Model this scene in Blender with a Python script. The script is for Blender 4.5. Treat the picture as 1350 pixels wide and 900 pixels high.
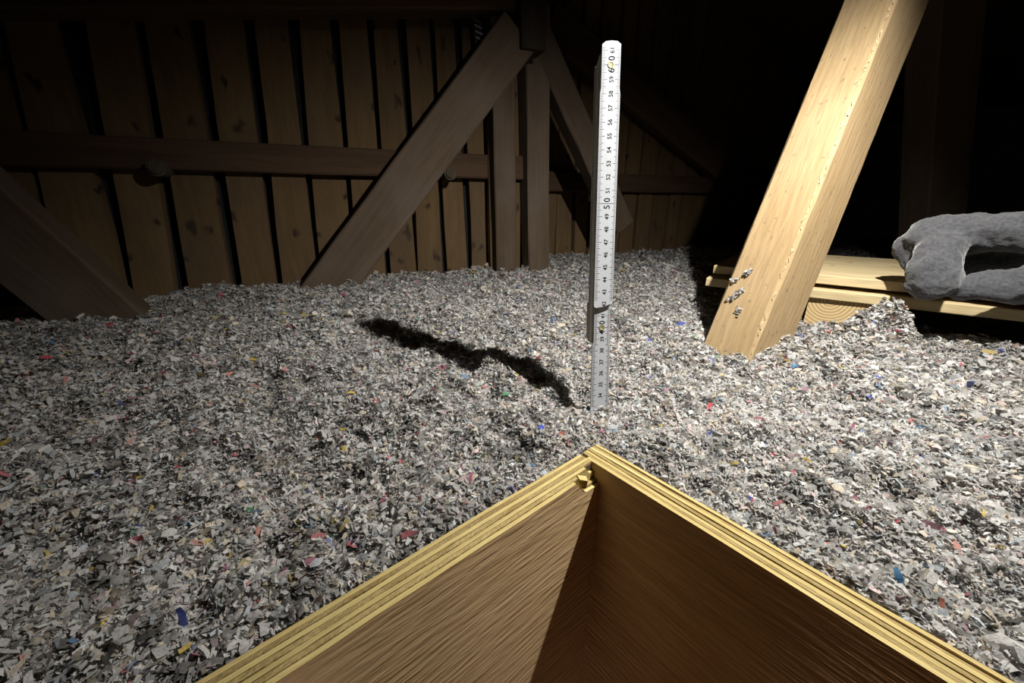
import bpy, bmesh, math, random
import numpy as np
from mathutils import Vector, Matrix

random.seed(7); rng = np.random.default_rng(11)
sc = bpy.context.scene
C = sc.collection
for o in list(bpy.data.objects): bpy.data.objects.remove(o)

# ------------------------------------------------------------------ camera, light, exposure
CAMZ = 0.505                      # camera height above the attic floor boards
TH = math.radians(19.74); FPX = 510.0
cd = bpy.data.cameras.new('camera'); cam = bpy.data.objects.new('camera', cd); C.objects.link(cam)
cam.location = (0, 0, CAMZ); cam.rotation_euler = (math.pi/2 - TH, 0, 0)
cd.sensor_width = 36; cd.lens = FPX/1350*36; cd.clip_start = 0.01
sc.camera = cam
w = bpy.data.worlds.new('world'); sc.world = w; w.use_nodes = True
w.node_tree.nodes['Background'].inputs[0].default_value = (0.5, 0.45, 0.4, 1)
w.node_tree.nodes['Background'].inputs[1].default_value = 0.001
LP = Vector((0.30, 0.235, CAMZ + 0.33))                 # the hand torch, held above the hatch
ld = bpy.data.lights.new('torch_light', 'SPOT'); lo = bpy.data.objects.new('torch_light', ld); C.objects.link(lo)
ld.energy = 34.0; ld.color = (1.0, 0.97, 0.915); ld.shadow_soft_size = 0.006
ld.spot_size = math.radians(132); ld.spot_blend = 1.0
lo.location = LP
AIM = Vector((0.205, 0.485, CAMZ - 0.165))
lo.rotation_euler = (AIM - LP).to_track_quat('-Z', 'Y').to_euler()
rd = bpy.data.lights.new('room_light', 'POINT'); ro = bpy.data.objects.new('room_light', rd); C.objects.link(ro)   # lamp of the room below, seen up the open hatch
rd.energy = 2.0; rd.color = (1.0, 0.55, 0.28); rd.shadow_soft_size = 0.08; ro.location = (0.02, -0.12, -0.55)
sc.view_settings.view_transform = 'Standard'; sc.view_settings.look = 'None'
sc.view_settings.exposure = 0.0; sc.view_settings.gamma = 1.0
sc.view_settings.use_curve_mapping = False

# ------------------------------------------------------------------ helpers
cT, sT = math.cos(TH), math.sin(TH)
def ray(x, y):
    dx, dy = x - 675.0, y - 450.0
    return Vector((dx, FPX*cT - dy*sT, -FPX*sT - dy*cT))
def on_z(x, y, z):                 # point of the plan at height z (relative to the camera)
    r = ray(x, y); k = z/r.z; return Vector((r.x*k, r.y*k, CAMZ + z))
def on_plane(x, y, n, d):          # point on the vertical plane n.P = d
    r = ray(x, y); k = d/(n[0]*r.x + n[1]*r.y); return Vector((r.x*k, r.y*k, CAMZ + r.z*k))

def link(o, parent=None):
    C.objects.link(o)
    if parent is not None: o.parent = parent
    return o
def mesh_obj(name, verts, faces, mats=None, parent=None, smooth=False, fm=None):
    me = bpy.data.meshes.new(name); me.from_pydata([tuple(v) for v in verts], [], faces); me.update()
    for m in (mats if isinstance(mats, (list, tuple)) else [mats]):
        if m: me.materials.append(m)
    if fm is not None:
        for p, i in zip(me.polygons, fm): p.material_index = i
    if smooth:
        for p in me.polygons: p.use_smooth = True
    return link(bpy.data.objects.new(name, me), parent)
def tag(o, label=None, cat=None, group=None, kind=None):
    if label: o['label'] = label
    if cat: o['category'] = cat
    if group: o['group'] = group
    if kind: o['kind'] = kind
    return o
def fix_normals(o):
    bm = bmesh.new(); bm.from_mesh(o.data); bmesh.ops.recalc_face_normals(bm, faces=bm.faces); bm.to_mesh(o.data); bm.free()

def frame(p0, axis, side):
    x = Vector(axis).normalized(); y = Vector(side); y = (y - x*y.dot(x)).normalized(); z = x.cross(y)
    m = Matrix.Identity(4)
    for i, v in enumerate((x, y, z)):
        for j in range(3): m[j][i] = v[j]
    m.translation = Vector(p0)
    return m
def timber(name, p0, p1, side, wd, th, mat, parent=None, bev=0.003, n=6, jit=0.0008, endm=None):
    """sawn timber from p0 to p1 (centre line), wd across `side`, th across the third axis; grain along local X"""
    p0, p1 = Vector(p0), Vector(p1); L = (p1 - p0).length
    b = bev
    cs = [(-wd/2+b, -th/2), (wd/2-b, -th/2), (wd/2, -th/2+b), (wd/2, th/2-b), (wd/2-b, th/2), (-wd/2+b, th/2), (-wd/2, th/2-b), (-wd/2, -th/2+b)]
    V = []; F = []
    for i in range(n+1):
        for (y, z) in cs:
            V.append((L*i/n, y + random.uniform(-jit, jit), z + random.uniform(-jit, jit)))
    for i in range(n):
        for k in range(8):
            a = i*8+k; c = i*8+(k+1) % 8
            F.append((a, c, c+8, a+8))
    F.append(tuple(range(7, -1, -1))); F.append(tuple(n*8+k for k in range(8)))
    fm = [0]*(n*8) + [1 if endm else 0]*2
    o = mesh_obj(name, V, F, [mat, endm] if endm else mat, parent, fm=fm)
    fix_normals(o)
    o.matrix_world = frame(p0, p1-p0, side)
    return o

# ------------------------------------------------------------------ materials
def nt(name, rough=0.7, spec=0.3):
    m = bpy.data.materials.new(name); m.use_nodes = True; t = m.node_tree
    b = t.nodes['Principled BSDF']; b.inputs['Roughness'].default_value = rough
    b.inputs['Specular IOR Level'].default_value = spec
    return m, t, b
def ramp(t, src, stops):
    r = t.nodes.new('ShaderNodeValToRGB'); t.links.new(src, r.inputs[0])
    e = r.color_ramp.elements
    while len(e) < len(stops): e.new(0.5)
    for el, (p, c) in zip(e, stops): el.position = p; el.color = (*c, 1)
    return r
def mix(t, fac, a, b, mode='MIX'):
    n = t.nodes.new('ShaderNodeMix'); n.data_type = 'RGBA'; n.blend_type = mode
    for sock, v in ((0, fac), (6, a), (7, b)):
        if hasattr(v, 'type') and hasattr(v, 'links'): t.links.new(v, n.inputs[sock])
        else: n.inputs[sock].default_value = v if sock == 0 else (*v, 1)
    return n.outputs[2]
def wood(name, light, dark, sc_=(2.5, 45, 45), rough=0.75, knots=0.0, kcol=(0.03, 0.018, 0.01), bump=0.35, dirt=0.0, dcol=(0.06, 0.045, 0.035), spec=0.25, kscale=(8, 13, 9), vary=0.25, grain=0.14):
    m, t, b = nt(name, rough, spec)
    tc = t.nodes.new('ShaderNodeTexCoord'); oi = t.nodes.new('ShaderNodeObjectInfo')
    add = t.nodes.new('ShaderNodeVectorMath'); add.operation = 'ADD'
    comb = t.nodes.new('ShaderNodeVectorMath'); comb.operation = 'SCALE'; comb.inputs[0].default_value = (7.3, 3.1, 5.7)
    t.links.new(oi.outputs['Random'], comb.inputs['Scale'])
    t.links.new(tc.outputs['Object'], add.inputs[0]); t.links.new(comb.outputs[0], add.inputs[1])
    mp = t.nodes.new('ShaderNodeMapping'); mp.inputs['Scale'].default_value = sc_; t.links.new(add.outputs[0], mp.inputs[0])
    n1 = t.nodes.new('ShaderNodeTexNoise'); n1.inputs['Scale'].default_value = 1.0; n1.inputs['Detail'].default_value = 8; n1.inputs['Distortion'].default_value = 0.6
    t.links.new(mp.outputs[0], n1.inputs['Vector'])
    r = ramp(t, n1.outputs['Fac'], [(0.3, dark), (0.5, tuple((a+c)/2 for a, c in zip(light, dark))), (0.7, light)])
    col = r.outputs[0]
    mp2 = t.nodes.new('ShaderNodeMapping'); mp2.inputs['Scale'].default_value = (sc_[0]*6, sc_[1]*5, sc_[2]*5); t.links.new(add.outputs[0], mp2.inputs[0])
    n2 = t.nodes.new('ShaderNodeTexNoise'); n2.inputs['Scale'].default_value = 1.0; n2.inputs['Detail'].default_value = 4
    t.links.new(mp2.outputs[0], n2.inputs['Vector'])
    r2 = ramp(t, n2.outputs['Fac'], [(0.35, (1-grain, 1-grain*1.05, 1-grain*1.1)), (0.6, (1, 1, 1))])
    col = mix(t, 1.0, col, r2.outputs[0], 'MULTIPLY')
    if vary:
        rv = ramp(t, oi.outputs['Random'], [(0, (1-vary, 1-vary*1.1, 1-vary*1.2)), (1, (1.0, 1.0, 1.0))])
        col = mix(t, 1.0, col, rv.outputs[0], 'MULTIPLY')
    if knots:
        mp3 = t.nodes.new('ShaderNodeMapping'); mp3.inputs['Scale'].default_value = kscale; t.links.new(add.outputs[0], mp3.inputs[0])
        nd = t.nodes.new('ShaderNodeTexNoise'); nd.inputs['Scale'].default_value = 3; t.links.new(mp3.outputs[0], nd.inputs['Vector'])
        mv = mix(t, 0.35, mp3.outputs[0], nd.outputs['Color'])
        v = t.nodes.new('ShaderNodeTexVoronoi'); v.voronoi_dimensions = '3D' if kscale[0] > 20 else '2D'; v.inputs['Scale'].default_value = 1.6; t.links.new(mv, v.inputs['Vector'])
        kr = ramp(t, v.outputs['Distance'], [(0.05*knots, (1, 1, 1)), (0.15*knots, (0, 0, 0))])
        col = mix(t, kr.outputs[0], col, kcol)
    if dirt:
        n3 = t.nodes.new('ShaderNodeTexNoise'); n3.inputs['Scale'].default_value = 9; n3.inputs['Detail'].default_value = 6; t.links.new(add.outputs[0], n3.inputs['Vector'])
        dr = ramp(t, n3.outputs['Fac'], [(0.45, (0, 0, 0)), (0.75, (dirt, dirt, dirt))])
        col = mix(t, dr.outputs[0], col, dcol)
    t.links.new(col, b.inputs['Base Color'])
    bp = t.nodes.new('ShaderNodeBump'); bp.inputs['Strength'].default_value = bump; bp.inputs['Distance'].default_value = 0.002
    t.links.new(n2.outputs['Fac'], bp.inputs['Height']); t.links.new(bp.outputs[0], b.inputs['Normal'])
    return m
def plain(name, col, rough=0.6, metal=0.0, noise=0.12, nscale=60, bump=0.0, spec=0.3):
    m, t, b = nt(name, rough, spec); b.inputs['Metallic'].default_value = metal
    tc = t.nodes.new('ShaderNodeTexCoord'); n = t.nodes.new('ShaderNodeTexNoise'); n.inputs['Scale'].default_value = nscale; n.inputs['Detail'].default_value = 5
    t.links.new(tc.outputs['Object'], n.inputs['Vector'])
    r = ramp(t, n.outputs['Fac'], [(0.3, tuple(c*(1-noise) for c in col)), (0.7, tuple(min(1, c*(1+noise)) for c in col))])
    t.links.new(r.outputs[0], b.inputs['Base Color'])
    if bump:
        bp = t.nodes.new('ShaderNodeBump'); bp.inputs['Strength'].default_value = bump; bp.inputs['Distance'].default_value = 0.001
        t.links.new(n.outputs['Fac'], bp.inputs['Height']); t.links.new(bp.outputs[0], b.inputs['Normal'])
    return m

M_PLANK = wood('old_wall_plank', (0.155, 0.10, 0.047), (0.122, 0.076, 0.034), (3, 26, 26), 0.85, knots=0.75, bump=0.25, dirt=0.4)
M_BRACE = wood('dusty_timber', (0.108, 0.077, 0.053), (0.086, 0.06, 0.039), (3, 35, 35), 0.9, bump=0.3, dirt=0.3, dcol=(0.14, 0.115, 0.095))
M_DARKW = wood('dark_timber', (0.085, 0.05, 0.028), (0.055, 0.032, 0.018), (3, 35, 35), 0.9, bump=0.3)
M_BLACKW = wood('near_black_timber', (0.03, 0.02, 0.013), (0.02, 0.013, 0.009))  # near-black brown wood tone, used for the post stub only
M_FELT = plain('tar_paper', (0.012, 0.012, 0.013), 0.95, noise=0.3)
M_STRUT = wood('planed_strut', (0.34, 0.245, 0.13), (0.295, 0.20, 0.097), (4, 40, 40), 0.75, knots=1.3, kcol=(0.19, 0.135, 0.08), kscale=(75, 95, 90), bump=0.5, dirt=0.35, dcol=(0.40, 0.29, 0.18), vary=0)
M_PLYF = wood('plywood_face', (0.66, 0.47, 0.265), (0.56, 0.37, 0.185), (7, 70, 70), 0.34, bump=0.45, grain=0.16, spec=0.5, vary=0.1)
M_PLYA = wood('ply_edge_long', (0.62, 0.50, 0.22), (0.50, 0.38, 0.14), (14, 260, 200), 0.75, bump=0.5, vary=0.12)
M_PLYB = wood('ply_edge_end', (0.50, 0.39, 0.17), (0.34, 0.24, 0.09), (60, 200, 200), 0.8, bump=0.7, vary=0.3)
M_GLUE = plain('glue_line', (0.10, 0.065, 0.03), 0.8)
M_SPRUCE = wood('fresh_board', (0.60, 0.50, 0.30), (0.50, 0.38, 0.20), (5, 40, 40), 0.7, knots=0.5, kcol=(0.25, 0.14, 0.06), bump=0.3, vary=0.1)
M_FLOOR = wood('floor_board', (0.3, 0.2, 0.1), (0.2, 0.12, 0.06))
M_RULER = plain('ruler_white', (0.44, 0.455, 0.48), 0.6, noise=0.04, spec=0.15)
M_RULERB = plain('ruler_worn', (0.60, 0.57, 0.50), 0.55, noise=0.12, nscale=200)
M_INK = plain('ruler_ink', (0.012, 0.013, 0.016), 0.8, noise=0.1, spec=0.05)
M_BRASS = plain('rivet_brass', (0.55, 0.50, 0.28), 0.35, metal=0.7)
M_STEEL = plain('galvanised', (0.35, 0.36, 0.42), 0.4, metal=0.6)
M_PEG = plain('peg_wood', (0.06, 0.048, 0.034), 0.9, noise=0.3)

def end_grain():
    m, t, b = nt('end_grain', 0.8)
    tc = t.nodes.new('ShaderNodeTexCoord'); mp = t.nodes.new('ShaderNodeMapping'); mp.inputs['Location'].default_value = (0, 0.01, 0.035)
    t.links.new(tc.outputs['Object'], mp.inputs[0])
    wv = t.nodes.new('ShaderNodeTexWave'); wv.wave_type = 'RINGS'; wv.rings_direction = 'X'; wv.inputs['Scale'].default_value = 75; wv.inputs['Distortion'].default_value = 1.5; wv.inputs['Detail'].default_value = 2
    t.links.new(mp.outputs[0], wv.inputs['Vector'])
    r = ramp(t, wv.outputs['Fac'], [(0.1, (0.36, 0.24, 0.11)), (0.8, (0.55, 0.42, 0.22))]); t.links.new(r.outputs[0], b.inputs['Base Color'])
    return m
M_END = end_grain()

def flake_mat():
    m, t, b = nt('paper_flakes', 0.95, 0.1)
    a = t.nodes.new('ShaderNodeAttribute'); a.attribute_name = 'Col'
    tc = t.nodes.new('ShaderNodeTexCoord'); n = t.nodes.new('ShaderNodeTexNoise'); n.inputs['Scale'].default_value = 900; n.inputs['Detail'].default_value = 2
    t.links.new(tc.outputs['Object'], n.inputs['Vector'])
    r = ramp(t, n.outputs['Fac'], [(0.36, (0.72, 0.72, 0.73)), (0.55, (1, 1, 1))])
    col = mix(t, 1.0, a.outputs['Color'], r.outputs[0], 'MULTIPLY')
    t.links.new(col, b.inputs['Base Color'])
    # thin paper lets part of the light through
    tr = t.nodes.new('ShaderNodeBsdfTranslucent'); t.links.new(col, tr.inputs['Color'])
    ms = t.nodes.new('ShaderNodeMixShader'); ms.inputs[0].default_value = 0.45
    t.links.new(b.outputs[0], ms.inputs[1]); t.links.new(tr.outputs[0], ms.inputs[2])
    t.links.new(ms.outputs[0], t.nodes['Material Output'].inputs['Surface'])
    return m
M_FLAKE = flake_mat()
M_FLEECE = plain('grey_fleece', (0.056, 0.057, 0.062), 0.95, noise=0.3, nscale=330, bump=1.0, spec=0.1)
M_FLEECE.node_tree.nodes['Principled BSDF'].inputs['Sheen Weight'].default_value = 0.35

# ------------------------------------------------------------------ value noise and the height of the loose fill
def vnoise(x, y, seed):
    xi = np.floor(x).astype(np.int64); yi = np.floor(y).astype(np.int64); fx = x-xi; fy = y-yi
    fx = fx*fx*(3-2*fx); fy = fy*fy*(3-2*fy)
    def h(a, b):
        n = (a*374761393 + b*668265263 + seed*974634777) & 0x7fffffff
        n = ((n ^ (n >> 13))*1274126177) & 0x7fffffff
        return ((n ^ (n >> 16)) & 0xffff)/65535.0
    return (h(xi, yi)*(1-fx)+h(xi+1, yi)*fx)*(1-fy) + (h(xi, yi+1)*(1-fx)+h(xi+1, yi+1)*fx)*fy

# plan of the hatch (relative to the camera foot point)
EL = Vector((0.767, 0.6415)); NL = Vector((-0.6415, 0.767))           # left panel direction, outward normal
ER = Vector((0.634, -0.7735)); NR = Vector((0.7735, 0.634))           # right panel direction, outward normal
CC = Vector((0.0592, 0.2133)); PT = 0.0185                            # inner corner, plywood thickness
LENL, LENR = 0.66, 0.74
BOXTOP = CAMZ - 0.165
GROUND = CAMZ - 0.168
WE = Vector((0.914, 0.406)); WN = Vector((-0.406, 0.914))             # direction and normal of the boarded gable wall
WD, WD2 = 0.961, 1.13
def hatch_inside(x, y, m):          # inside the outer outline of the collar, grown by m
    ax, ay = x-CC.x, y-CC.y
    a = -(ax*EL.x+ay*EL.y); b = ax*ER.x+ay*ER.y
    return (a > -PT-m) & (a < LENL+PT+m) & (b > -PT-m) & (b < LENR+PT+m)
def gauss(x, y, cx, cy, r): return np.exp(-((x-cx)**2+(y-cy)**2)/(r*r))
def height(x, y):
    h = np.full_like(x, GROUND)
    h += 0.016*gauss(x, y, -0.22, 0.54, 0.22)
    h += 0.010*(vnoise(x*7, y*7, 1)-0.5) + 0.014*(vnoise(x*19+5, y*19, 2)-0.5) + 0.015*(vnoise(x*46, y*46+9, 3)-0.5) + 0.008*(vnoise(x*110, y*110, 4)-0.5)
    h += (0.056 + 0.03*(vnoise(x*70, y*70, 31)-0.5) + 0.022*(vnoise(x*150, y*150, 32)-0.5))*gauss(x, y, 0.447, 0.45, 0.033) + 0.012*gauss(x, y, 0.53, 0.40, 0.04)       # heap before the boards
    h += 0.014*gauss(x, y, 0.222, 0.432, 0.020) - 0.006*gauss(x, y, 0.262, 0.385, 0.02) + 0.024*gauss(x, y, 0.335, 0.405, 0.033)     # banked against the strut
    h += 0.014*gauss(x, y, 0.176, 0.195, 0.020) + 0.014*gauss(x, y, 0.293, 0.189, 0.022) + 0.008*gauss(x, y, 0.10, 0.235, 0.02)
    h -= 0.028*gauss(x, y, 0.72, 0.60, 0.16)
    h -= 0.010*gauss(x, y, 0.055, 0.318, 0.022)
    ax, ay = x-CC.x, y-CC.y
    a = -(ax*EL.x+ay*EL.y); b = ax*ER.x+ay*ER.y
    out = np.maximum(np.maximum(-PT-a, a-LENL-PT), np.maximum(-PT-b, b-LENR-PT))     # distance from the collar
    h = np.minimum(h, BOXTOP-0.004+np.maximum(out, 0)*0.45)
    h = np.where(out < 0.03, np.maximum(h, BOXTOP-0.010), h)
    return h
def floor_ok(x, y, m=0.0):
    u = x*WE.x+y*WE.y; d = x*WN.x+y*WN.y
    return np.where(u < 0.50, d < WD-0.012+m, d < WD2-0.012+m)

# ------------------------------------------------------------------ the loose-fill insulation
def make_flakes(P, L, Wd, tilt, cols):
    N = len(P)
    yaw = rng.uniform(0, 2*np.pi, N); tl = tilt*np.sqrt(rng.uniform(0, 1, N)); az = rng.uniform(0, 2*np.pi, N)
    nrm = np.stack([np.sin(tl)*np.cos(az), np.sin(tl)*np.sin(az), np.cos(tl)], 1)
    a = np.stack([np.cos(yaw), np.sin(yaw), np.zeros(N)], 1); a -= nrm*(a*nrm).sum(1)[:, None]; a /= np.linalg.norm(a, axis=1)[:, None]
    b = np.cross(nrm, a)
    curl = rng.uniform(-0.9, 0.9, N)
    V = np.zeros((N, 6, 3))
    for i, s in enumerate((-0.5, 0.05, 0.5)):
        wl = Wd*rng.uniform(0.25, 0.62, N)*(1.15 if i == 1 else 0.8); wr = Wd*rng.uniform(0.25, 0.62, N)*(1.15 if i == 1 else 0.8)
        ctr = P + a*(s*L)[:, None] + nrm*(curl*L*(0.25-s*s)*1.6)[:, None]
        tw = rng.uniform(-0.3, 0.3, N)
        V[:, i*2] = ctr - b*wl[:, None] - nrm*(wl*tw)[:, None]
        V[:, i*2+1] = ctr + b*wr[:, None] + nrm*(wr*tw)[:, None]
    idx = np.arange(N)[:, None]*6
    F = np.concatenate([idx+np.array([0, 1, 3, 2]), idx+np.array([2, 3, 5, 4])], 1).reshape(-1, 4)
    return V.reshape(-1, 3), F, np.repeat(cols, 6, 0)
def flake_colours(N):
    g = np.clip(rng.normal(0.62, 0.115, N), 0.18, 0.88)
    col = np.stack([g*1.0, g*0.985, g*0.945], 1)
    k = rng.uniform(0, 1, N)
    col[k < 0.07] *= np.array([0.36, 0.35, 0.34])
    warm = (k > 0.10) & (k < 0.19); col[warm] *= np.array([1.0, 0.90, 0.76])
    pink = (k > 0.19) & (k < 0.25); col[pink] *= np.array([1.0, 0.84, 0.85])
    blue = (k > 0.25) & (k < 0.31); col[blue] *= np.array([0.84, 0.92, 1.0])
    pal = np.array([(0.75, 0.55, 0.06), (0.70, 0.50, 0.10), (0.65, 0.08, 0.11), (0.70, 0.16, 0.16), (0.75, 0.28, 0.20), (0.08, 0.12, 0.55), (0.12, 0.32, 0.58), (0.14, 0.40, 0.20), (0.65, 0.25, 0.35), (0.30, 0.04, 0.09), (0.05, 0.05, 0.10)])
    c = k > 0.990
    pc = pal[rng.integers(0, len(pal), c.sum())]; dm = rng.uniform(0.0, 0.55, (c.sum(), 1))     # many of the printed scraps are faded
    col[c] = pc*(1-dm) + 0.45*dm
    return col
def clump(x, y):                     # darker newsprint clots of their own shape
    d = vnoise(x*75+3, y*75, 21)*0.6 + vnoise(x*160, y*160+7, 22)*0.4
    return 1 - 0.45*np.clip((d-0.64)/0.12, 0, 1) + 0.10*np.clip((0.36-d)/0.12, 0, 1)
def np_mesh(name, V, F, cols):
    me = bpy.data.meshes.new(name); me.vertices.add(len(V)); me.vertices.foreach_set('co', V.astype(np.float32).ravel())
    me.loops.add(F.size); me.loops.foreach_set('vertex_index', F.astype(np.int32).ravel())
    me.polygons.add(len(F)); me.polygons.foreach_set('loop_start', (np.arange(len(F))*4).astype(np.int32))
    me.update(calc_edges=True)
    at = me.color_attributes.new('Col', 'FLOAT_COLOR', 'POINT')
    at.data.foreach_set('color', np.concatenate([cols, np.ones((len(cols), 1))], 1).astype(np.float32).ravel())
    me.materials.append(M_FLAKE); me.validate()
    return me
def build_insulation():
    st = 0.009
    xs = np.arange(-1.35, 1.95, st); ys = np.arange(-0.75, 1.95, st)
    X, Y = np.meshgrid(xs, ys); Z = height(X, Y) - 0.0015
    nx, ny = len(xs), len(ys)
    V = np.stack([X, Y, Z], 2).reshape(-1, 3)
    I, J = np.meshgrid(np.arange(nx-1), np.arange(ny-1)); a = (J*nx+I).ravel()
    cx = X[:-1, :-1].ravel()+st/2; cy = Y[:-1, :-1].ravel()+st/2
    keep = ~hatch_inside(cx, cy, -0.006) & floor_ok(cx, cy, 0.006)
    a = a[keep]; F = np.stack([a, a+1, a+1+nx, a+nx], 1)
    cols = np.tile(np.array([[0.36, 0.35, 0.34]]), (len(V), 1))*(0.7+0.6*rng.uniform(0, 1, (len(V), 1)))
    Vs, Fs, Cs = [V], [F], [cols]; off = len(V)
    def scatter(N, r0, r1, a0, a1, L0, Lg, spot=None):
        nonlocal off
        r = np.exp(rng.uniform(np.log(r0), np.log(r1), N)); th = rng.uniform(a0, a1, N)
        x = r*np.sin(th); y = r*np.cos(th)
        if spot: x = spot[0]+rng.normal(0, spot[2], N); y = spot[1]+rng.normal(0, spot[2], N); r = np.hypot(x, y)
        k = ~hatch_inside(x, y, 0.0015) & floor_ok(x, y) & (x > -1.33) & (x < 1.9)
        x, y, r = x[k], y[k], r[k]; n = len(x)
        z = height(x, y)
        L = (L0 + Lg*np.maximum(r-0.25, 0))*np.minimum(rng.lognormal(0, 0.36, n), 2.2); Wd = L*np.where(rng.uniform(0, 1, n) < 0.3, rng.uniform(0.12, 0.25, n), rng.uniform(0.3, 0.65, n))
        cols = flake_colours(n); L = np.where(cols.max(1)-cols.min(1) > 0.22, L*1.3, L); Wd = np.where(cols.max(1)-cols.min(1) > 0.22, np.maximum(Wd*1.3, L*0.4), Wd)
        lift = rng.uniform(-0.25, 0.75, n)*L
        P = np.stack([x, y, z+lift], 1)
        v, f, c = make_flakes(P, L, Wd, 1.2, cols*clump(x, y)[:, None])
        # the base sheet between the flakes, and some flake patches, carry a darker grey
        Vs.append(v); Fs.append(f+off); Cs.append(c); off += len(v)
    rad = math.radians
    scatter(430000, 0.12, 0.55, rad(-68), rad(68), 0.0028, 0.0012)
    scatter(310000, 0.45, 1.25, rad(-60), rad(60), 0.0034, 0.0014)
    scatter(34000, 0.9, 1.9, rad(-20), rad(62), 0.0055, 0.002)
    scatter(26000, 0.20, 0.9, rad(62), rad(298), 0.0075, 0.002)
    scatter(34000, 0.40, 1.30, rad(-115), rad(-60), 0.0050, 0.002)
    scatter(9000, 0.3, 0.6, 0, 1, 0.0034, 0.0014, spot=(0.447, 0.45, 0.028))     # steep sides of the heap before the boards
    V = np.concatenate(Vs); F = np.concatenate(Fs); Cc = np.concatenate(Cs)
    me = np_mesh('insulation', V, F, Cc)
    o = link(bpy.data.objects.new('loose_fill_insulation', me))
    return tag(o, 'grey shredded paper loose-fill insulation covering the attic floor', 'insulation', kind='stuff')

# ------------------------------------------------------------------ the setting: floor, roof, walls
def build_shell():
    # floor boards under the fill, with the hatch opening left free
    c = [CC + NL*PT + NR*PT - ER*0, ]
    q = []
    for a, b in ((-PT, -PT), (LENL+PT, -PT), (LENL+PT, LENR+PT), (-PT, LENR+PT)):
        p = CC - EL*a + ER*b; q.append((p.x, p.y))
    out = [(-1.5, 2.05), (-1.5, -0.9), (2.1, -0.9), (2.1, 2.05)]
    V = [(x, y, 0.0) for x, y in q] + [(x, y, 0.0) for x, y in out]
    F = [(0, 1, 5, 4), (1, 2, 6, 5), (2, 3, 7, 6), (3, 0, 4, 7)]
    V += [(x, y, -0.02) for x, y, z in V]; F += [tuple(i+8 for i in reversed(f)) for f in F]
    o = mesh_obj('floor', V, F, M_FLOOR); fix_normals(o); tag(o, 'wooden attic floor under the insulation', kind='structure')
    # roof slopes
    def rp(u, d, z): p = WE*u + WN*d; return (p.x, p.y, CAMZ+z)
    V = []
    for z0 in (0, 0.03):
        for d in (-1.2, 1.3):
            V += [rp(-1.5, d, 0.62+z0), rp(0.46, d, 0.95+z0), rp(2.1, d, 0.30+z0)]
    F = [(0, 1, 4, 3), (1, 2, 5, 4), (6, 7, 10, 9), (7, 8, 11, 10), (0, 1, 7, 6), (1, 2, 8, 7), (3, 4, 10, 9), (4, 5, 11, 10), (0, 3, 9, 6), (2, 5, 11, 8)]
    o = mesh_obj('ceiling', V, F, M_DARKW); fix_normals(o); tag(o, 'dark boarded underside of the roof', kind='structure')

def wall(name, label, dist, gaps, zlo, ztop, backing_u):
    """backing sheet with planks; gaps = [(u_low, width_low, u_high, width_high)] at zl, zh"""
    def rp(u, d, z): p = WE*u + WN*d; return Vector((p.x, p.y, CAMZ+z))
    u0, u1 = backing_u
    V = [rp(u0, dist+0.02, zlo), rp(u1, dist+0.02, zlo), rp(u1, dist+0.02, ztop), rp(u0, dist+0.02, ztop),
         rp(u0, dist+0.035, zlo), rp(u1, dist+0.035, zlo), rp(u1, dist+0.035, ztop), rp(u0, dist+0.035, ztop)]
    F = [(0, 1, 2, 3), (7, 6, 5, 4), (0, 4, 5, 1), (1, 5, 6, 2), (2, 6, 7, 3), (3, 7, 4, 0)]
    wo = mesh_obj(name, V, F, M_FELT); fix_normals(wo); tag(wo, label, kind='structure')
    zl, zh = -0.17, 0.25
    for (a, b) in zip(gaps[:-1], gaps[1:]):
        n = 5; Vv = []; Ff = []
        proud = random.uniform(-0.004, 0.004)
        # local frame: X along the plank (up), Y across, Z out of the wall
        u_mid = (a[0]+b[0])/2
        for i in range(n+1):
            z = zlo + (ztop-zlo)*i/n; k = (z-zl)/(zh-zl)
            ul = a[0]+(a[2]-a[0])*k + max(0.0015, (a[1]+(a[3]-a[1])*k)/2) + random.uniform(-0.0025, 0.0025)
            ur = b[0]+(b[2]-b[0])*k - max(0.0015, (b[1]+(b[3]-b[1])*k)/2) + random.uniform(-0.0025, 0.0025)
            for (u, d) in ((ul, -0.004+proud), (ur, -0.004+proud), (ur, 0.0195), (ul, 0.0195)):
                Vv.append((z-zlo, u-u_mid, -d))
        for i in range(n):
            for k in range(4):
                p = i*4+k; r = i*4+(k+1) % 4; Ff.append((p, r, r+4, p+4))
        Ff.append((3, 2, 1, 0)); Ff.append(tuple(n*4+k for k in range(4)))
        o = mesh_obj('plank', Vv, Ff, M_PLANK, wo); fix_normals(o)
        m = Matrix.Identity(4); ax = (Vector((0, 0, 1)), Vector((WE.x, WE.y, 0)), Vector((-WN.x, -WN.y, 0)))
        for i, v in enumerate(ax):
            for j in range(3): m[j][i] = v[j]
        m.translation = rp(u_mid, dist, zlo); o.matrix_world = m
    return wo

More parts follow.
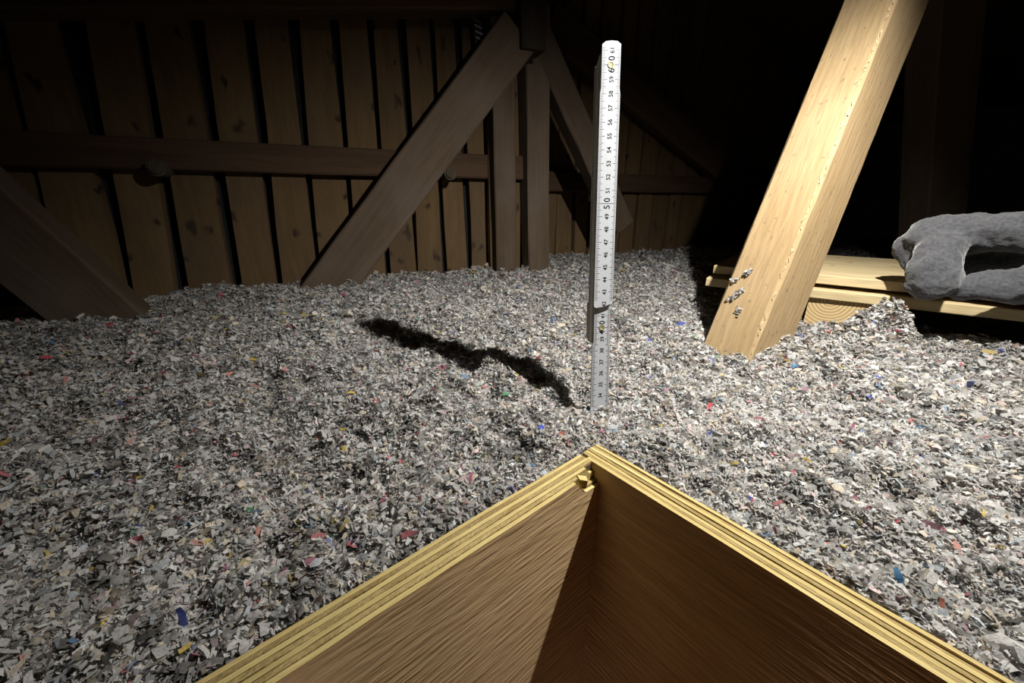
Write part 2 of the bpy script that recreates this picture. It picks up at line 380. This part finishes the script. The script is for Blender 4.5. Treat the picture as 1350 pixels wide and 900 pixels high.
def build_walls():
    px = [((-200, 40), (-95, 300), 8, 8), ((-95, 44), (-15, 305), 10, 6), ((5, 47), (65, 308), 8, 5), ((96, 47), (172, 383), 24, 6), ((185, 42), (240, 378), 10, 14), ((260, 42), (313, 373), 15, 10),
          ((329, 42), (369, 373), 13, 9), ((387, 37), (422, 364), 10, 3), ((442, 42), (468, 340), 8, 5), ((489, 42), (511, 345), 9, 6), ((531, 47), (550, 359), 9, 3),
          ((569, 42), (587, 355), 7, 8), ((604, 42), (619, 345), 8, 6), ((638, 60), (644, 345), 8, 5), ((668, 60), (672, 345), 5, 5), ((688, 60), (686, 340), 7, 7), ((722, 60), (726, 340), 6, 6)]
    gaps = []
    for tp, bt, wt, wb in px:
        A = on_plane(*tp, WN, WD); B = on_plane(*bt, WN, WD)
        ua, ub = A.x*WE.x+A.y*WE.y, B.x*WE.x+B.y*WE.y; za, zb = A.z-CAMZ, B.z-CAMZ
        f = lambda z: ub+(ua-ub)*(z-zb)/(za-zb)
        s = (A-cam.location).length/FPX*0.8
        gaps.append((f(-0.17), wb*s, f(0.25), wt*s))
    wall('wall_left', 'wall of upright weathered planks with dark gaps over tar paper', WD, gaps, -0.235, 0.70, (-1.6, 0.50))
    g2 = []
    u = 0.46
    while u < 1.75:
        wgap = random.uniform(0.006, 0.014); g2.append((u+random.uniform(-.004, .004), wgap, u+random.uniform(-.004, .004), wgap)); u += random.uniform(0.058, 0.072)
    wall('wall_back', 'farther wall of narrow upright planks behind the right brace', WD2, g2, -0.235, 0.70, (0.44, 1.8))

def build_timbers():
    def rp(u, d, z): p = WE*u + WN*d; return Vector((p.x, p.y, CAMZ+z))
    up = Vector((0, 0, 1)); e3 = Vector((WE.x, WE.y, 0)); n3 = Vector((WN.x, WN.y, 0))
    # horizontal rail nailed across the planks
    zt = 0.080
    tag(timber('wall_rail', rp(-1.5, WD-0.017, zt), rp(0.49, WD-0.017, zt), up, 0.052, 0.022, M_DARKW, n=12), 'brown horizontal rail nailed across the upright planks', 'rail')
    tag(timber('wall_rail', rp(0.47, WD2-0.018, 0.06), rp(1.5, WD2-0.018, 0.06), up, 0.055, 0.022, M_DARKW, n=8), 'dim horizontal rail across the farther narrow planks right of the ruler', 'rail')
    # beam along the top of the picture
    a = on_plane(-60, 6, WN, 0.80); b = on_plane(700, 4, WN, 0.80)
    a = on_plane(0, 20, WN, 0.885); b = on_plane(690, 18, WN, 0.885); dv = (b-a).normalized(); PA = a - dv*0.5 + up*0.035; PB = b + up*0.035
    tag(timber('roof_beam', PA, PB, up, 0.07, 0.05, M_DARKW, n=8), 'brown roof beam running across the top above the planks', 'beam')
    # left diagonal brace: lower edge and upper edge from the photograph, lying in a plane before the wall
    d = 0.87
    def brace(name, pa, pb, dist, wd, th, mat, label):
        A = on_plane(*pa, WN, dist); B = on_plane(*pb, WN, dist)
        ax = (B-A).normalized(); side = n3.cross(ax)
        return tag(timber(name, A - ax*0.10, B + ax*0.03, side, wd, th, mat, n=8), label, 'brace')
    brace('diagonal_brace', (443, 366), (668, 62), d, 0.088, 0.045, M_BRACE, 'wide dusty diagonal brace rising from the insulation to the posts')
    brace('diagonal_brace', (800, 258), (712, 62), 0.93, 0.062, 0.045, M_BRACE, 'dim diagonal brace sloping down behind the ruler')
    brace('diagonal_brace', (106, 388), (-130, 186), 0.78, 0.095, 0.045, M_BRACE, 'dark diagonal board at the far left edge sloping into the insulation')
    # posts between the braces
    def post(xpx, dist, wd, th, label, mat, side_w=None):
        A = on_plane(xpx[0], 345, WN, dist); B = on_plane(xpx[1], 110, WN, dist)
        ax = (B-A)
        return tag(timber('wall_post', A - ax*0.3, B + ax*0.35, e3, wd, th, mat, n=6), label, 'post')
    post((664, 660), 0.915, 0.054, 0.04, 'brown upright post where the wide left brace meets the wall', M_BRACE)
    post((648, 645), 0.935, 0.012, 0.02, 'thin pale batten beside the left wall post', M_PLANK)
    post((706, 704), 0.930, 0.060, 0.045, 'brown upright post under the top of the dim right brace', M_BRACE)
    A = on_plane(697, 70, WN, 0.86); B = on_plane(697, -30, WN, 0.86)
    tag(timber('post_stub', A, B, e3, 0.055, 0.05, M_BLACKW, n=3), 'short dark post stub hanging at the top between the braces', 'post')
    # rafter at the foot of the right roof slope
    A = on_plane(760, 62, WN, 1.08); B = on_plane(1000, 262, WN, 1.08); ax = (B-A).normalized()
    tag(timber('rafter', A-ax*0.1, B+ax*0.35, n3.cross(ax), 0.09, 0.04, M_DARKW, n=6), 'dark sloping rafter above the farther narrow planks', 'rafter')
    # dim post at the right
    B = on_plane(1250, -40, (0, 1), 0.92)
    A = on_plane(1227, 300, (0, 1), 0.92); ax = (B-A)
    tag(timber('roof_post', A-ax*0.25, B+ax*0.6, Vector((1, 0, 0)), 0.082, 0.07, M_BRACE, n=6), 'dim upright post in the darkness behind the glove', 'post')
    # round peg ends below the rail
    for (x, y), lab in (((211, 222), 'round dark peg end under the rail on the left planks'), ((591, 229), 'round dark peg end under the rail beside the wide brace')):
        p = on_plane(x, y, WN, WD-0.03); bm = bmesh.new()
        prof = [(0, 0.0165), (0.002, 0.0185), (0.034, 0.0185), (0.036, 0.017)]
        bmesh.ops.create_cone(bm, cap_ends=True, segments=20, radius1=0.0145, radius2=0.014, depth=0.045)
        bmesh.ops.bevel(bm, geom=[e for e in bm.edges if len(e.link_faces) == 2 and any(len(f.verts) > 4 for f in e.link_faces)], offset=0.004, segments=2, affect='EDGES')
        me = bpy.data.meshes.new('peg'); bm.to_mesh(me); bm.free(); me.materials.append(M_PEG)
        o = link(bpy.data.objects.new('wooden_peg', me)); o.matrix_world = frame(p, up, e3)
        o.matrix_world = Matrix.Translation(p) @ Vector((0, 0, 1)).rotation_difference(-n3).to_matrix().to_4x4()
        tag(o, lab, 'peg')
    # small galvanised strap with slots under the roof beam
    root = link(bpy.data.objects.new('perforated_strap', None)); p = on_plane(634, 66, WN, 0.93); root.location = p
    tag(root, 'small slotted galvanised strap under the roof beam beside the wide brace', 'strap')
    for i in range(6):
        s = timber('strap_rib', (0, 0, 0), (0.017, 0, 0), (0, 1, 0), 0.005, 0.004, M_STEEL, root, bev=0.001, n=1, jit=0)
        s.matrix_world = frame(p + up*0.0105*i - e3*(0.008+0.0015*i), e3 - up*0.25, n3)
    s = timber('strap_back', (0, 0, 0), (0.07, 0, 0), (0, 1, 0), 0.02, 0.002, M_DARKW, root, bev=0.0005, n=1, jit=0)
    s.matrix_world = frame(p - up*0.006 + n3*0.004, up - e3*0.1, e3)
    for ch in root.children:
        ch.matrix_parent_inverse = Matrix.Translation(-p)

# ------------------------------------------------------------------ hatch collar of plywood
def build_hatch():
    root = link(bpy.data.objects.new('hatch_collar', None)); root.location = (CC.x, CC.y, 0.0)
    tag(root, 'open plywood hatch collar with bare layered edges in the foreground', 'hatch')
    NPLY = 7; tp = PT/NPLY
    def panel(start, dirv, nrm, length, cut=None, lead=0.0):
        """inner face starts at `start`, runs along dirv, thickness grows along nrm. cut: (ply count, length, depth) broken from the start of the top inner edge"""
        H = BOXTOP + 0.11
        first = None
        m = Matrix.Identity(4)
        for i, v in enumerate((Vector((dirv.x, dirv.y, 0)), Vector((nrm.x, nrm.y, 0)), Vector((0, 0, 1)))):
            for j in range(3): m[j][i] = v[j]
        m.translation = Vector((start.x, start.y, -0.11))
        for k in range(NPLY):
            y0, y1 = k*tp + 0.0002, (k+1)*tp - 0.0002
            if k == 0: y0 = 0
            top = H + random.uniform(-0.0005, 0.0004)
            c = cut[k] if cut and k < len(cut) else None
            n = 26
            prof = []
            for i in range(n+1):
                x = lead + (length-lead)*i/n; zt = top + random.uniform(-0.00035, 0.00035)
                prof.append((x, zt))
            if c: # a splintered bite at the corner
                prof = [(lead, top-c[1]), (lead+c[0]*0.55, top-c[1]*0.95), (lead+c[0]*0.8, top-c[1]*0.5), (lead+c[0], top)] + [q for q in prof if q[0] > lead+c[0]+0.001]
            V = []; F = []; fm = []
            for (x, z) in prof: V += [(x, y0, 0), (x, y0, z), (x, y1, z), (x, y1, 0)]
            for i in range(len(prof)-1):
                for q in range(4):
                    F.append((i*4+q, i*4+(q+1) % 4, (i+1)*4+(q+1) % 4, (i+1)*4+q)); fm.append(1 if q == 1 else 0)
            F.append((3, 2, 1, 0)); fm.append(1); l = (len(prof)-1)*4; F.append((l, l+1, l+2, l+3)); fm.append(1)
            edge = M_PLYA if k % 2 == 0 else M_PLYB
            face = M_PLYF if k in (0, NPLY-1) else edge
            o = mesh_obj('side_panel' if k == 0 else 'ply', V, F, [face, edge], None, fm=fm); fix_normals(o)
            o.parent = root if k == 0 else first
            if k == 0:
                o.matrix_parent_inverse = Matrix.Translation((-CC.x, -CC.y, 0)); o.matrix_basis = m; first = o
                # thin dark glue seams between the plies, a little below the top
                Vg = []; Fg = []
                for j in range(1, NPLY):
                    b0 = len(Vg)
                    for x in (lead+0.001, length-0.001):
                        for yy in (j*tp-0.00035, j*tp+0.00035):
                            for zz in (0.01, H-0.0011-(0.012 if (cut and j < 3 and x < 0.1) else 0)): Vg.append((x, yy, zz))
                    Fg += [tuple(b0+i for i in f) for f in ((0, 1, 3, 2), (4, 6, 7, 5), (1, 5, 7, 3), (0, 4, 5, 1), (2, 3, 7, 6))]
                g = mesh_obj('glue_seams', Vg, Fg, M_GLUE); g.parent = first
        return first
    # right panel runs through, left panel butts against it
    panel(CC, ER, NR, LENR, lead=-PT, cut=[(0.006, 0.0035)])
    lp = panel(CC, -EL, NL, LENL, cut=[(0.025, 0.013), (0.020, 0.011), (0.009, 0.006)])
    far = CC - EL*LENL
    panel(far, ER, -NR, LENR, lead=-PT)
    near = CC + ER*LENR
    panel(near, -EL, -NL, LENL)
    # splintered chip left standing at the broken corner
    p = CC - EL*0.0115
    chip = mesh_obj('splinter', [(0, 0, 0), (0.0055, 0.0, 0.0005), (0.005, 0.004, 0.0), (-0.0005, 0.0038, 0.0002), (0.0005, 0.0003, 0.0052), (0.0048, 0.0006, 0.0058), (0.0052, 0.0037, 0.0055), (0.0003, 0.0035, 0.005)],
                    [(0, 3, 2, 1), (4, 5, 6, 7), (0, 1, 5, 4), (1, 2, 6, 5), (2, 3, 7, 6), (3, 0, 4, 7)], M_PLYA)
    chip.parent = lp; chip.scale = (1.3, 1.3, 1.3); chip.location = (0.0155, -0.0008, BOXTOP+0.11-0.0085); chip.rotation_euler = (0.2, -0.15, 0.5)

# ------------------------------------------------------------------ folding ruler
def build_ruler():
    root = link(bpy.data.objects.new('folding_ruler', None))
    t, rl = math.radians(10.0), math.radians(-0.4)
    d = Vector((math.sin(rl), math.sin(t)*math.cos(rl), math.cos(t)*math.cos(rl)))
    P35 = Vector((0.07651, 0.304, CAMZ-0.14882)); P0 = P35 - d*0.01          # the 34 cm mark, at the surface of the fill
    root.matrix_world = frame(P0, Vector((1, 0, 0)), -Vector((0, -1, 0)))
    x = (Vector((1, 0, 0)) - d*d.x).normalized(); y = d.cross(x)
    m = Matrix.Identity(4)
    for i, v in enumerate((x, y, d)):
        for j in range(3): m[j][i] = v[j]
    m.translation = P0; root.matrix_world = m
    tag(root, 'white folding ruler standing upright in the insulation showing 34 to 61', 'ruler')
    def zr(r): return (r-34)*0.01
    def leaf(outline, y0, y1, mat, parent=root):
        n = len(outline); V = [(a, y0, b) for a, b in outline] + [(a, y1, b) for a, b in outline]
        F = [tuple(range(n)), tuple(range(2*n-1, n-1, -1))] + [(i, i+n, (i+1) % n+n, (i+1) % n) for i in range(n)]
        o = mesh_obj('leaf', V, F, mat, parent); fix_normals(o); return o
    W = 0.0153/2; W2 = 0.0140/2
    def outl(r0, r1, wb, wt, rs=None, round_top=True, round_bot=False):
        pts = []
        if round_bot: pts += [(-wb, zr(r0)+0.0022), (-wb*0.6, zr(r0)+0.0004), (0, zr(r0)), (wb*0.6, zr(r0)+0.0004), (wb, zr(r0)+0.0022)]
        else: pts += [(-wb, zr(r0)), (wb, zr(r0))]
        if rs: pts += [(wb, zr(rs)-0.002), (wt, zr(rs)+0.002)]
        pts += [(wt, zr(r1)-0.0024), (wt*0.62, zr(r1)-0.0004), (0, zr(r1)), (-wt*0.62, zr(r1)-0.0004), (-wt, zr(r1)-0.0024)]
        if rs: pts += [(-wt, zr(rs)+0.002), (-wb, zr(rs)-0.002)]
        return pts
    A = leaf([(-W, zr(41.78)), (-W*0.75, zr(41.68)), (0.1*W, zr(41.80)), (W*0.7, zr(41.98)), (W, zr(42.1))] + outl(42, 61.65, W, W2, 58.2)[2:], -0.0023, 0.0, M_RULER)
    Bl = leaf(outl(22, 43.2, W*0.985, W2*0.93, 38.55), 0.0001, 0.0031, M_RULER)
    for k in range(5):
        dz = random.uniform(-0.12, 0.12)
        leaf(outl(38.45+dz, 61.1+dz, W2, W2, None, round_bot=True), 0.0033+k*0.0033, 0.0064+k*0.0033, M_RULERB).location = (-0.0009+random.uniform(-.0003, .0003), 0, 0)
    ofs = leaf(outl(38.6, 42.1, W2, W2, None, round_bot=True), 0.0200, 0.0226, M_RULERB); ofs.location = (-0.0018, 0, 0)
    # printed scales
    def marks(parent, r0, r1, yf, wfun):
        V = []; F = []
        def bar(xa, xb, z, h=0.00022):
            b = len(V); V.extend([(xa, yf, z-h/2), (xb, yf, z-h/2), (xb, yf, z+h/2), (xa, yf, z+h/2)]); F.append((b, b+1, b+2, b+3))
        mm = int(round(r0*10))
        while mm <= r1*10+0.01:
            r = mm/10; wv = wfun(r); l = 0.0046 if mm % 10 == 0 else (0.0036 if mm % 5 == 0 else 0.0025)
            h = 0.00026 if mm % 5 == 0 else 0.0002
            bar(-wv+0.0003, -wv+l, zr(r), h); bar(wv-l*0.8, wv-0.0003, zr(r), h)
            if mm % 100 == 0: bar(-wv+0.001, wv-0.001, zr(r), 0.0003)
            mm += 1
        return mesh_obj('scale_marks', V, F, M_INK, parent)
    marks(A, 42.3, 61.2, -0.00236, lambda r: W if r < 58.1 else W2)
    marks(Bl, 33.0, 41.6, 0.00002, lambda r: W*0.985 if r < 38.5 else W2*0.93)
    dg = None
    def numeral(txt, r, yf, size, parent, xo=0.0008, spacing=1.0):
        cu = bpy.data.curves.new('numeral', 'FONT'); cu.body = txt; cu.size = size; cu.align_x = 'CENTER'; cu.align_y = 'CENTER'; cu.space_character = spacing; cu.resolution_u = 3; cu.offset = size*0.012
        tmp = bpy.data.objects.new('tmp', cu); C.objects.link(tmp)
        me = bpy.data.meshes.new_from_object(tmp.evaluated_get(bpy.context.evaluated_depsgraph_get()))
        bpy.data.objects.remove(tmp); me.materials.clear(); me.materials.append(M_INK)
        # text plane XY -> leaf front, reading upwards
        vs = np.zeros(len(me.vertices)*3, np.float32); me.vertices.foreach_get('co', vs); vs = vs.reshape(-1, 3)
        nv = np.stack([-vs[:, 1]+xo, np.full(len(vs), yf), vs[:, 0]+zr(r)], 1)
        me.vertices.foreach_set('co', nv.astype(np.float32).ravel()); me.update()
        link(bpy.data.objects.new('numeral', me), parent)
    for r in range(42, 62):
        if r % 10 == 0:
            for ch_, dz_ in zip(str(r), (-0.39, 0.45) if r == 60 else (-0.27, 0.27)): numeral(ch_, r+dz_, -0.00236, 0.0068, A, 0.0006)
        else: numeral(str(r), r, -0.00236, 0.0046, A)
    for r in range(34, 42):
        if r % 10 == 0:
            for ch_, dz_ in zip(str(r), (-0.42, 0.42)): numeral(ch_, r+dz_, 0.00002, 0.0068, Bl, 0.0004)
        else: numeral(str(r), r, 0.00002, 0.0046, Bl)
    # rivets at the 40 and 60 joints
    for par, r, yf in ((A, 60.0, -0.0023), (Bl, 40.0, 0.0001)):
        bm = bmesh.new()
        rings = [(0.0025, 0.0), (0.0024, -0.0003), (0.0018, -0.00035), (0.0013, -0.00015), (0.0, -0.0001)]
        n = 18; prev = None
        for (rad_, yy) in rings:
            cur = [bm.verts.new((rad_*math.cos(2*math.pi*i/n), yf+yy, zr(r)+rad_*math.sin(2*math.pi*i/n))) for i in range(n)] if rad_ > 0 else [bm.verts.new((0, yf+yy, zr(r)))]
            if prev:
                for i in range(n):
                    if len(cur) > 1: bm.faces.new((prev[i], prev[(i+1) % n], cur[(i+1) % n], cur[i]))
                    else: bm.faces.new((prev[i], prev[(i+1) % n], cur[0]))
            prev = cur
        bmesh.ops.recalc_face_normals(bm, faces=bm.faces)
        me = bpy.data.meshes.new('rivet'); bm.to_mesh(me); bm.free(); me.materials.append(M_BRASS)
        link(bpy.data.objects.new('rivet', me), par)

# ------------------------------------------------------------------ leaning strut with scraps of fill on it
STR_M = Vector((0.46, 0.40, 1.0)).normalized()
PHI = math.radians(60)
def build_strut():
    bdir = Vector((math.sin(PHI), math.cos(PHI), 0)); adir = Vector((-math.cos(PHI), math.sin(PHI), 0))   # right face runs along bdir, left face along adir
    B0 = Vector((0.264, 0.397, CAMZ-0.165))
    la, lb = 0.059, 0.086
    a3 = (adir - STR_M*adir.dot(STR_M)).normalized(); b3 = STR_M.cross(a3); b3 = b3 if b3.dot(bdir) > 0 else -b3
    n = 40; V = []; F = []
    L0, L1 = -0.17, 0.80
    z = L0
    for i in range(n+1):
        s = L0 + (L1-L0)*i/n
        p = B0 + STR_M*s
        j = lambda k=0.0009: random.uniform(-k, k)
        A = p + a3*(la+j()) ; Bq = p + (a3+b3)*j(0.0006); Cq = p + b3*(lb+j()); D = p + a3*la + b3*lb
        c = 0.003 + j(0.0014); c2 = 0.003
        V += [p+a3*(c2+0.0008+j())+b3*0, p+a3*(la-c2+j()), p+a3*la+b3*c2, D-b3*c2, D-a3*c2, p+b3*lb+a3*c2, p+b3*(lb-c2+j()), p+b3*(c+0.0006)]
    for i in range(n):
        for k in range(8):
            F.append((i*8+k, i*8+(k+1) % 8, (i+1)*8+(k+1) % 8, (i+1)*8+k))
    F.append(tuple(range(7, -1, -1))); F.append(tuple(n*8+k for k in range(8)))
    fr = frame(B0 + STR_M*L0, STR_M, a3); inv = fr.inverted()
    o = mesh_obj('roof_strut', [inv @ v for v in V], F, M_STRUT); fix_normals(o); o.matrix_world = fr
    tag(o, 'pale sawn wooden strut leaning right out of the insulation', 'strut')
    # frayed splinters along the arris
    Vs = []; Fs = []
    for i in range(70):
        s = random.uniform(0.0, 0.5); q = B0 + STR_M*s + a3*random.uniform(0.0005, 0.003) - b3*0.0002
        l = random.uniform(0.003, 0.009); dv = (STR_M*random.choice((-1, 1)) + a3*random.uniform(-.2, .3) - b3*random.uniform(0.05, 0.3)).normalized()
        sd = a3*random.uniform(0.0004, 0.0009); th = b3*0.0004
        b = len(Vs); Vs += [inv @ v for v in (q-sd, q+sd, q+th, q+dv*l)]; Fs += [(b, b+1, b+3), (b+1, b+2, b+3), (b+2, b, b+3), (b, b+2, b+1)]
    sp = mesh_obj('frayed_arris', Vs, Fs, M_SPRUCE, o)
    sp['kind'] = 'stuff'
    # tufts of paper fill caught on the left face
    nl = -b3                          # outward normal of the left face
    def on_face(x, y):
        r = ray(x, y); o_ = Vector((0, 0, CAMZ)); k = (B0 - o_).dot(nl)/r.dot(nl); return o_ + r*k
    for k, (pts, num, lab) in enumerate((([(990, 358), (983, 362)], 40, 'topmost tuft of grey paper fill stuck to the strut face'),
                               ([(968, 371), (975, 368)], 26, 'thin tuft of grey paper fill below the topmost one on the strut'),
                               ([(962, 396), (972, 389), (981, 382)], 55, 'elongated slanting tuft of grey paper fill on the strut face'),
                               ([(973, 408), (977, 412)], 26, 'lowest small tuft of grey paper fill on the strut face'))):
        c = on_face(*pts[0]); P = []
        for q in range(num):
            i = random.randrange(len(pts)-1) if len(pts) > 2 else 0; tt = random.random()
            p = on_face(*(pts[i][m_]*(1-tt)+pts[i+1][m_]*tt for m_ in (0, 1)))
            P.append(p + nl*random.uniform(0.0, 0.0042) + STR_M*random.gauss(0, 0.0016) + a3*random.gauss(0, 0.0016) - c)
        P = np.array([tuple(p) for p in P]); L = rng.uniform(0.0022, 0.0052, num)
        v, f, cc = make_flakes(P, L, L*0.6, 1.5, flake_colours(num)*0.9+0.05)
        t_ = link(bpy.data.objects.new('paper_tuft', np_mesh('paper_tuft', v, f, cc))); t_.location = c
        tag(t_, lab, 'tuft', 'paper tufts stuck to the strut')
    return o

# ------------------------------------------------------------------ boards, block and glove at the right
BD = Vector((0.78, -0.62, 0)).normalized(); BN = Vector((0.62, 0.78, 0)).normalized()
ZT = -0.095
def build_boards():
    up = Vector((0, 0, 1))
    def board(p, l0, l1, wd, th, ztop, lab, tw=0.0):
        d = (BD + BN*tw).normalized(); nn = Vector((-d.y, d.x, 0))
        c = Vector((p.x, p.y, CAMZ+ztop-th/2)) + nn*(wd/2)
        return tag(timber('plywood_board', c+d*l0, c+d*l1, nn, wd, th, M_SPRUCE, bev=0.001, n=8, jit=0.0003), lab, 'board')
    f = on_z(1080, 362, ZT)
    board(f, -0.135, 0.62, 0.285, 0.0125, ZT, 'upper pale board lying under the grey glove', 0.0)
    board(f - BN*0.012, -0.14, 0.66, 0.30, 0.0125, ZT-0.0185, 'lower pale board of the stack, edge showing below the upper one', 0.02)
    # spacer laths between the two
    for i, s in enumerate((-0.1, 0.18, 0.5)):
        c = Vector((f.x, f.y, CAMZ+ZT-0.0155)) + BD*s + BN*0.03
        tag(timber('spacer_lath', c, c+BN*0.22, BD, 0.025, 0.006, M_SPRUCE, bev=0.0005, n=2, jit=0), ('thin spacer lath between the boards behind the strut', 'thin spacer lath between the boards left of the glove', 'thin spacer lath between the boards under the glove')[i], 'lath')
    # timber block with end grain under the boards
    c = f + BD*0.030 - BN*0.008; c.z = CAMZ+ZT-0.031-0.0365
    tag(timber('timber_block', c+BN*0.002, c+BN*0.26, BD, 0.068, 0.073, M_SPRUCE, bev=0.002, n=3, jit=0.0003, endm=M_END), 'pale timber block with end grain carrying the boards beside the strut', 'block')

def build_glove():
    up = Vector((0, 0, 1))
    base = on_z(1215, 385, ZT)                         # board edge under the glove
    nrm = (BN.x, BN.y); d0 = base.x*BN.x + base.y*BN.y
    def pt(x, y, back): return on_plane(x, y, nrm, d0+back)
    bm = bmesh.new()
    def tube(path, rings=14):
        pts = [pt(x, y, b) for x, y, b, r, fl in path]
        # resample with Catmull-Rom
        P = []; R = []
        for i in range(len(pts)-1):
            p0 = pts[max(i-1, 0)]; p1 = pts[i]; p2 = pts[i+1]; p3 = pts[min(i+2, len(pts)-1)]
            for k in range(5):
                t = k/5
                P.append(0.5*((2*p1)+(p2-p0)*t+(2*p0-5*p1+4*p2-p3)*t*t+(3*p1-p0-3*p2+p3)*t**3)); R.append((path[i][3]*(1-t)+path[i+1][3]*t, path[i][4]*(1-t)+path[i+1][4]*t))
        P.append(pts[-1]); R.append(path[-1][3:])
        # rounded ends
        P = [P[0]-(P[1]-P[0]).normalized()*R[0][0]*0.55*0.00095] + P + [P[-1]+(P[-1]-P[-2]).normalized()*R[-1][0]*0.55*0.00095]
        R = [(R[0][0]*0.45, R[0][1])] + R + [(R[-1][0]*0.45, R[-1][1])]
        prev = None; first = None
        for i, (p, (r, fl)) in enumerate(zip(P, R)):
            tg = (P[min(i+1, len(P)-1)]-P[max(i-1, 0)]).normalized()
            s = BN; s = (s - tg*s.dot(tg)).normalized(); q = tg.cross(s)
            r = r*0.00095
            cur = [bm.verts.new(p + q*(r*math.cos(2*math.pi*k/rings)) + s*(r*fl*math.sin(2*math.pi*k/rings))) for k in range(rings)]
            if prev:
                for k in range(rings): bm.faces.new((prev[k], prev[(k+1) % rings], cur[(k+1) % rings], cur[k]))
            else: bm.faces.new(cur[::-1])
            prev = cur
        bm.faces.new(prev)
    #        x     y    back  r(px) flat
    tube([(1205, 330, .050, 17, .9), (1222, 316, .045, 25, 1.0), (1258, 310, .042, 24, 1.0), (1300, 307, .038, 22, 1.1), (1345, 306, .034, 22, 1.1), (1390, 316, .03, 23, 1.1), (1412, 340, .03, 24, 1.1), (1405, 362, .03, 24, 1.0)])   # rolled upper rim
    tube([(1248, 320, .030, 20, 1.0), (1236, 337, .018, 22, .9), (1231, 360, .004, 25, .8), (1227, 381, -.004, 23, .7)])                       # front lobe hanging over the edge
    tube([(1214, 310, .055, 14, 1.0), (1201, 325, .05, 15, 1.0), (1201, 345, .042, 13, 1.0), (1208, 358, .035, 9, 1.0)])                        # fold at the back left
    tube([(1262, 384, .004, 11, 1.0), (1282, 380, .008, 15, 1.0), (1312, 378, .010, 18, 1.0), (1350, 375, .014, 20, 1.1), (1400, 364, .024, 23, 1.2)])   # lower finger
    tube([(1245, 352, .075, 26, .8), (1290, 342, .09, 32, .8), (1345, 338, .09, 34, .8), (1395, 340, .08, 32, .8)])                              # back of the hand closing the mouth
    tube([(1230, 318, .06, 20, 1.1), (1290, 309, .066, 21, 1.2), (1350, 307, .064, 21, 1.2), (1395, 318, .058, 22, 1.1)])
    bmesh.ops.recalc_face_normals(bm, faces=bm.faces)
    me = bpy.data.meshes.new('glove'); bm.to_mesh(me); bm.free()
    org = pt(1300, 385, 0.03); me.transform(Matrix.Translation(-org))
    o = link(bpy.data.objects.new('glove_tmp', me))
    r = o.modifiers.new('r', 'REMESH'); r.mode = 'VOXEL'; r.voxel_size = 0.0024; r.use_smooth_shade = True
    s = o.modifiers.new('s', 'SMOOTH'); s.factor = 0.6; s.iterations = 9
    tx = bpy.data.textures.new('wrinkles', 'CLOUDS'); tx.noise_scale = 0.02
    dm = o.modifiers.new('d', 'DISPLACE'); dm.texture = tx; dm.strength = 0.010; dm.mid_level = 0.5
    tx2 = bpy.data.textures.new('fuzz', 'CLOUDS'); tx2.noise_scale = 0.004
    dm2 = o.modifiers.new('d2', 'DISPLACE'); dm2.texture = tx2; dm2.strength = 0.0012; dm2.mid_level = 0.5
    me2 = bpy.data.meshes.new_from_object(o.evaluated_get(bpy.context.evaluated_depsgraph_get()))
    bpy.data.objects.remove(o); me2.name = 'fleece_glove'; me2.materials.clear(); me2.materials.append(M_FLEECE)
    zmin = CAMZ+ZT
    g = link(bpy.data.objects.new('fleece_glove', me2)); g.location = org
    tag(g, 'crumpled dark grey fleece glove lying on the boards', 'glove')

build_shell(); build_walls(); build_timbers()
build_insulation()
build_hatch(); build_strut(); build_boards(); build_glove(); build_ruler()
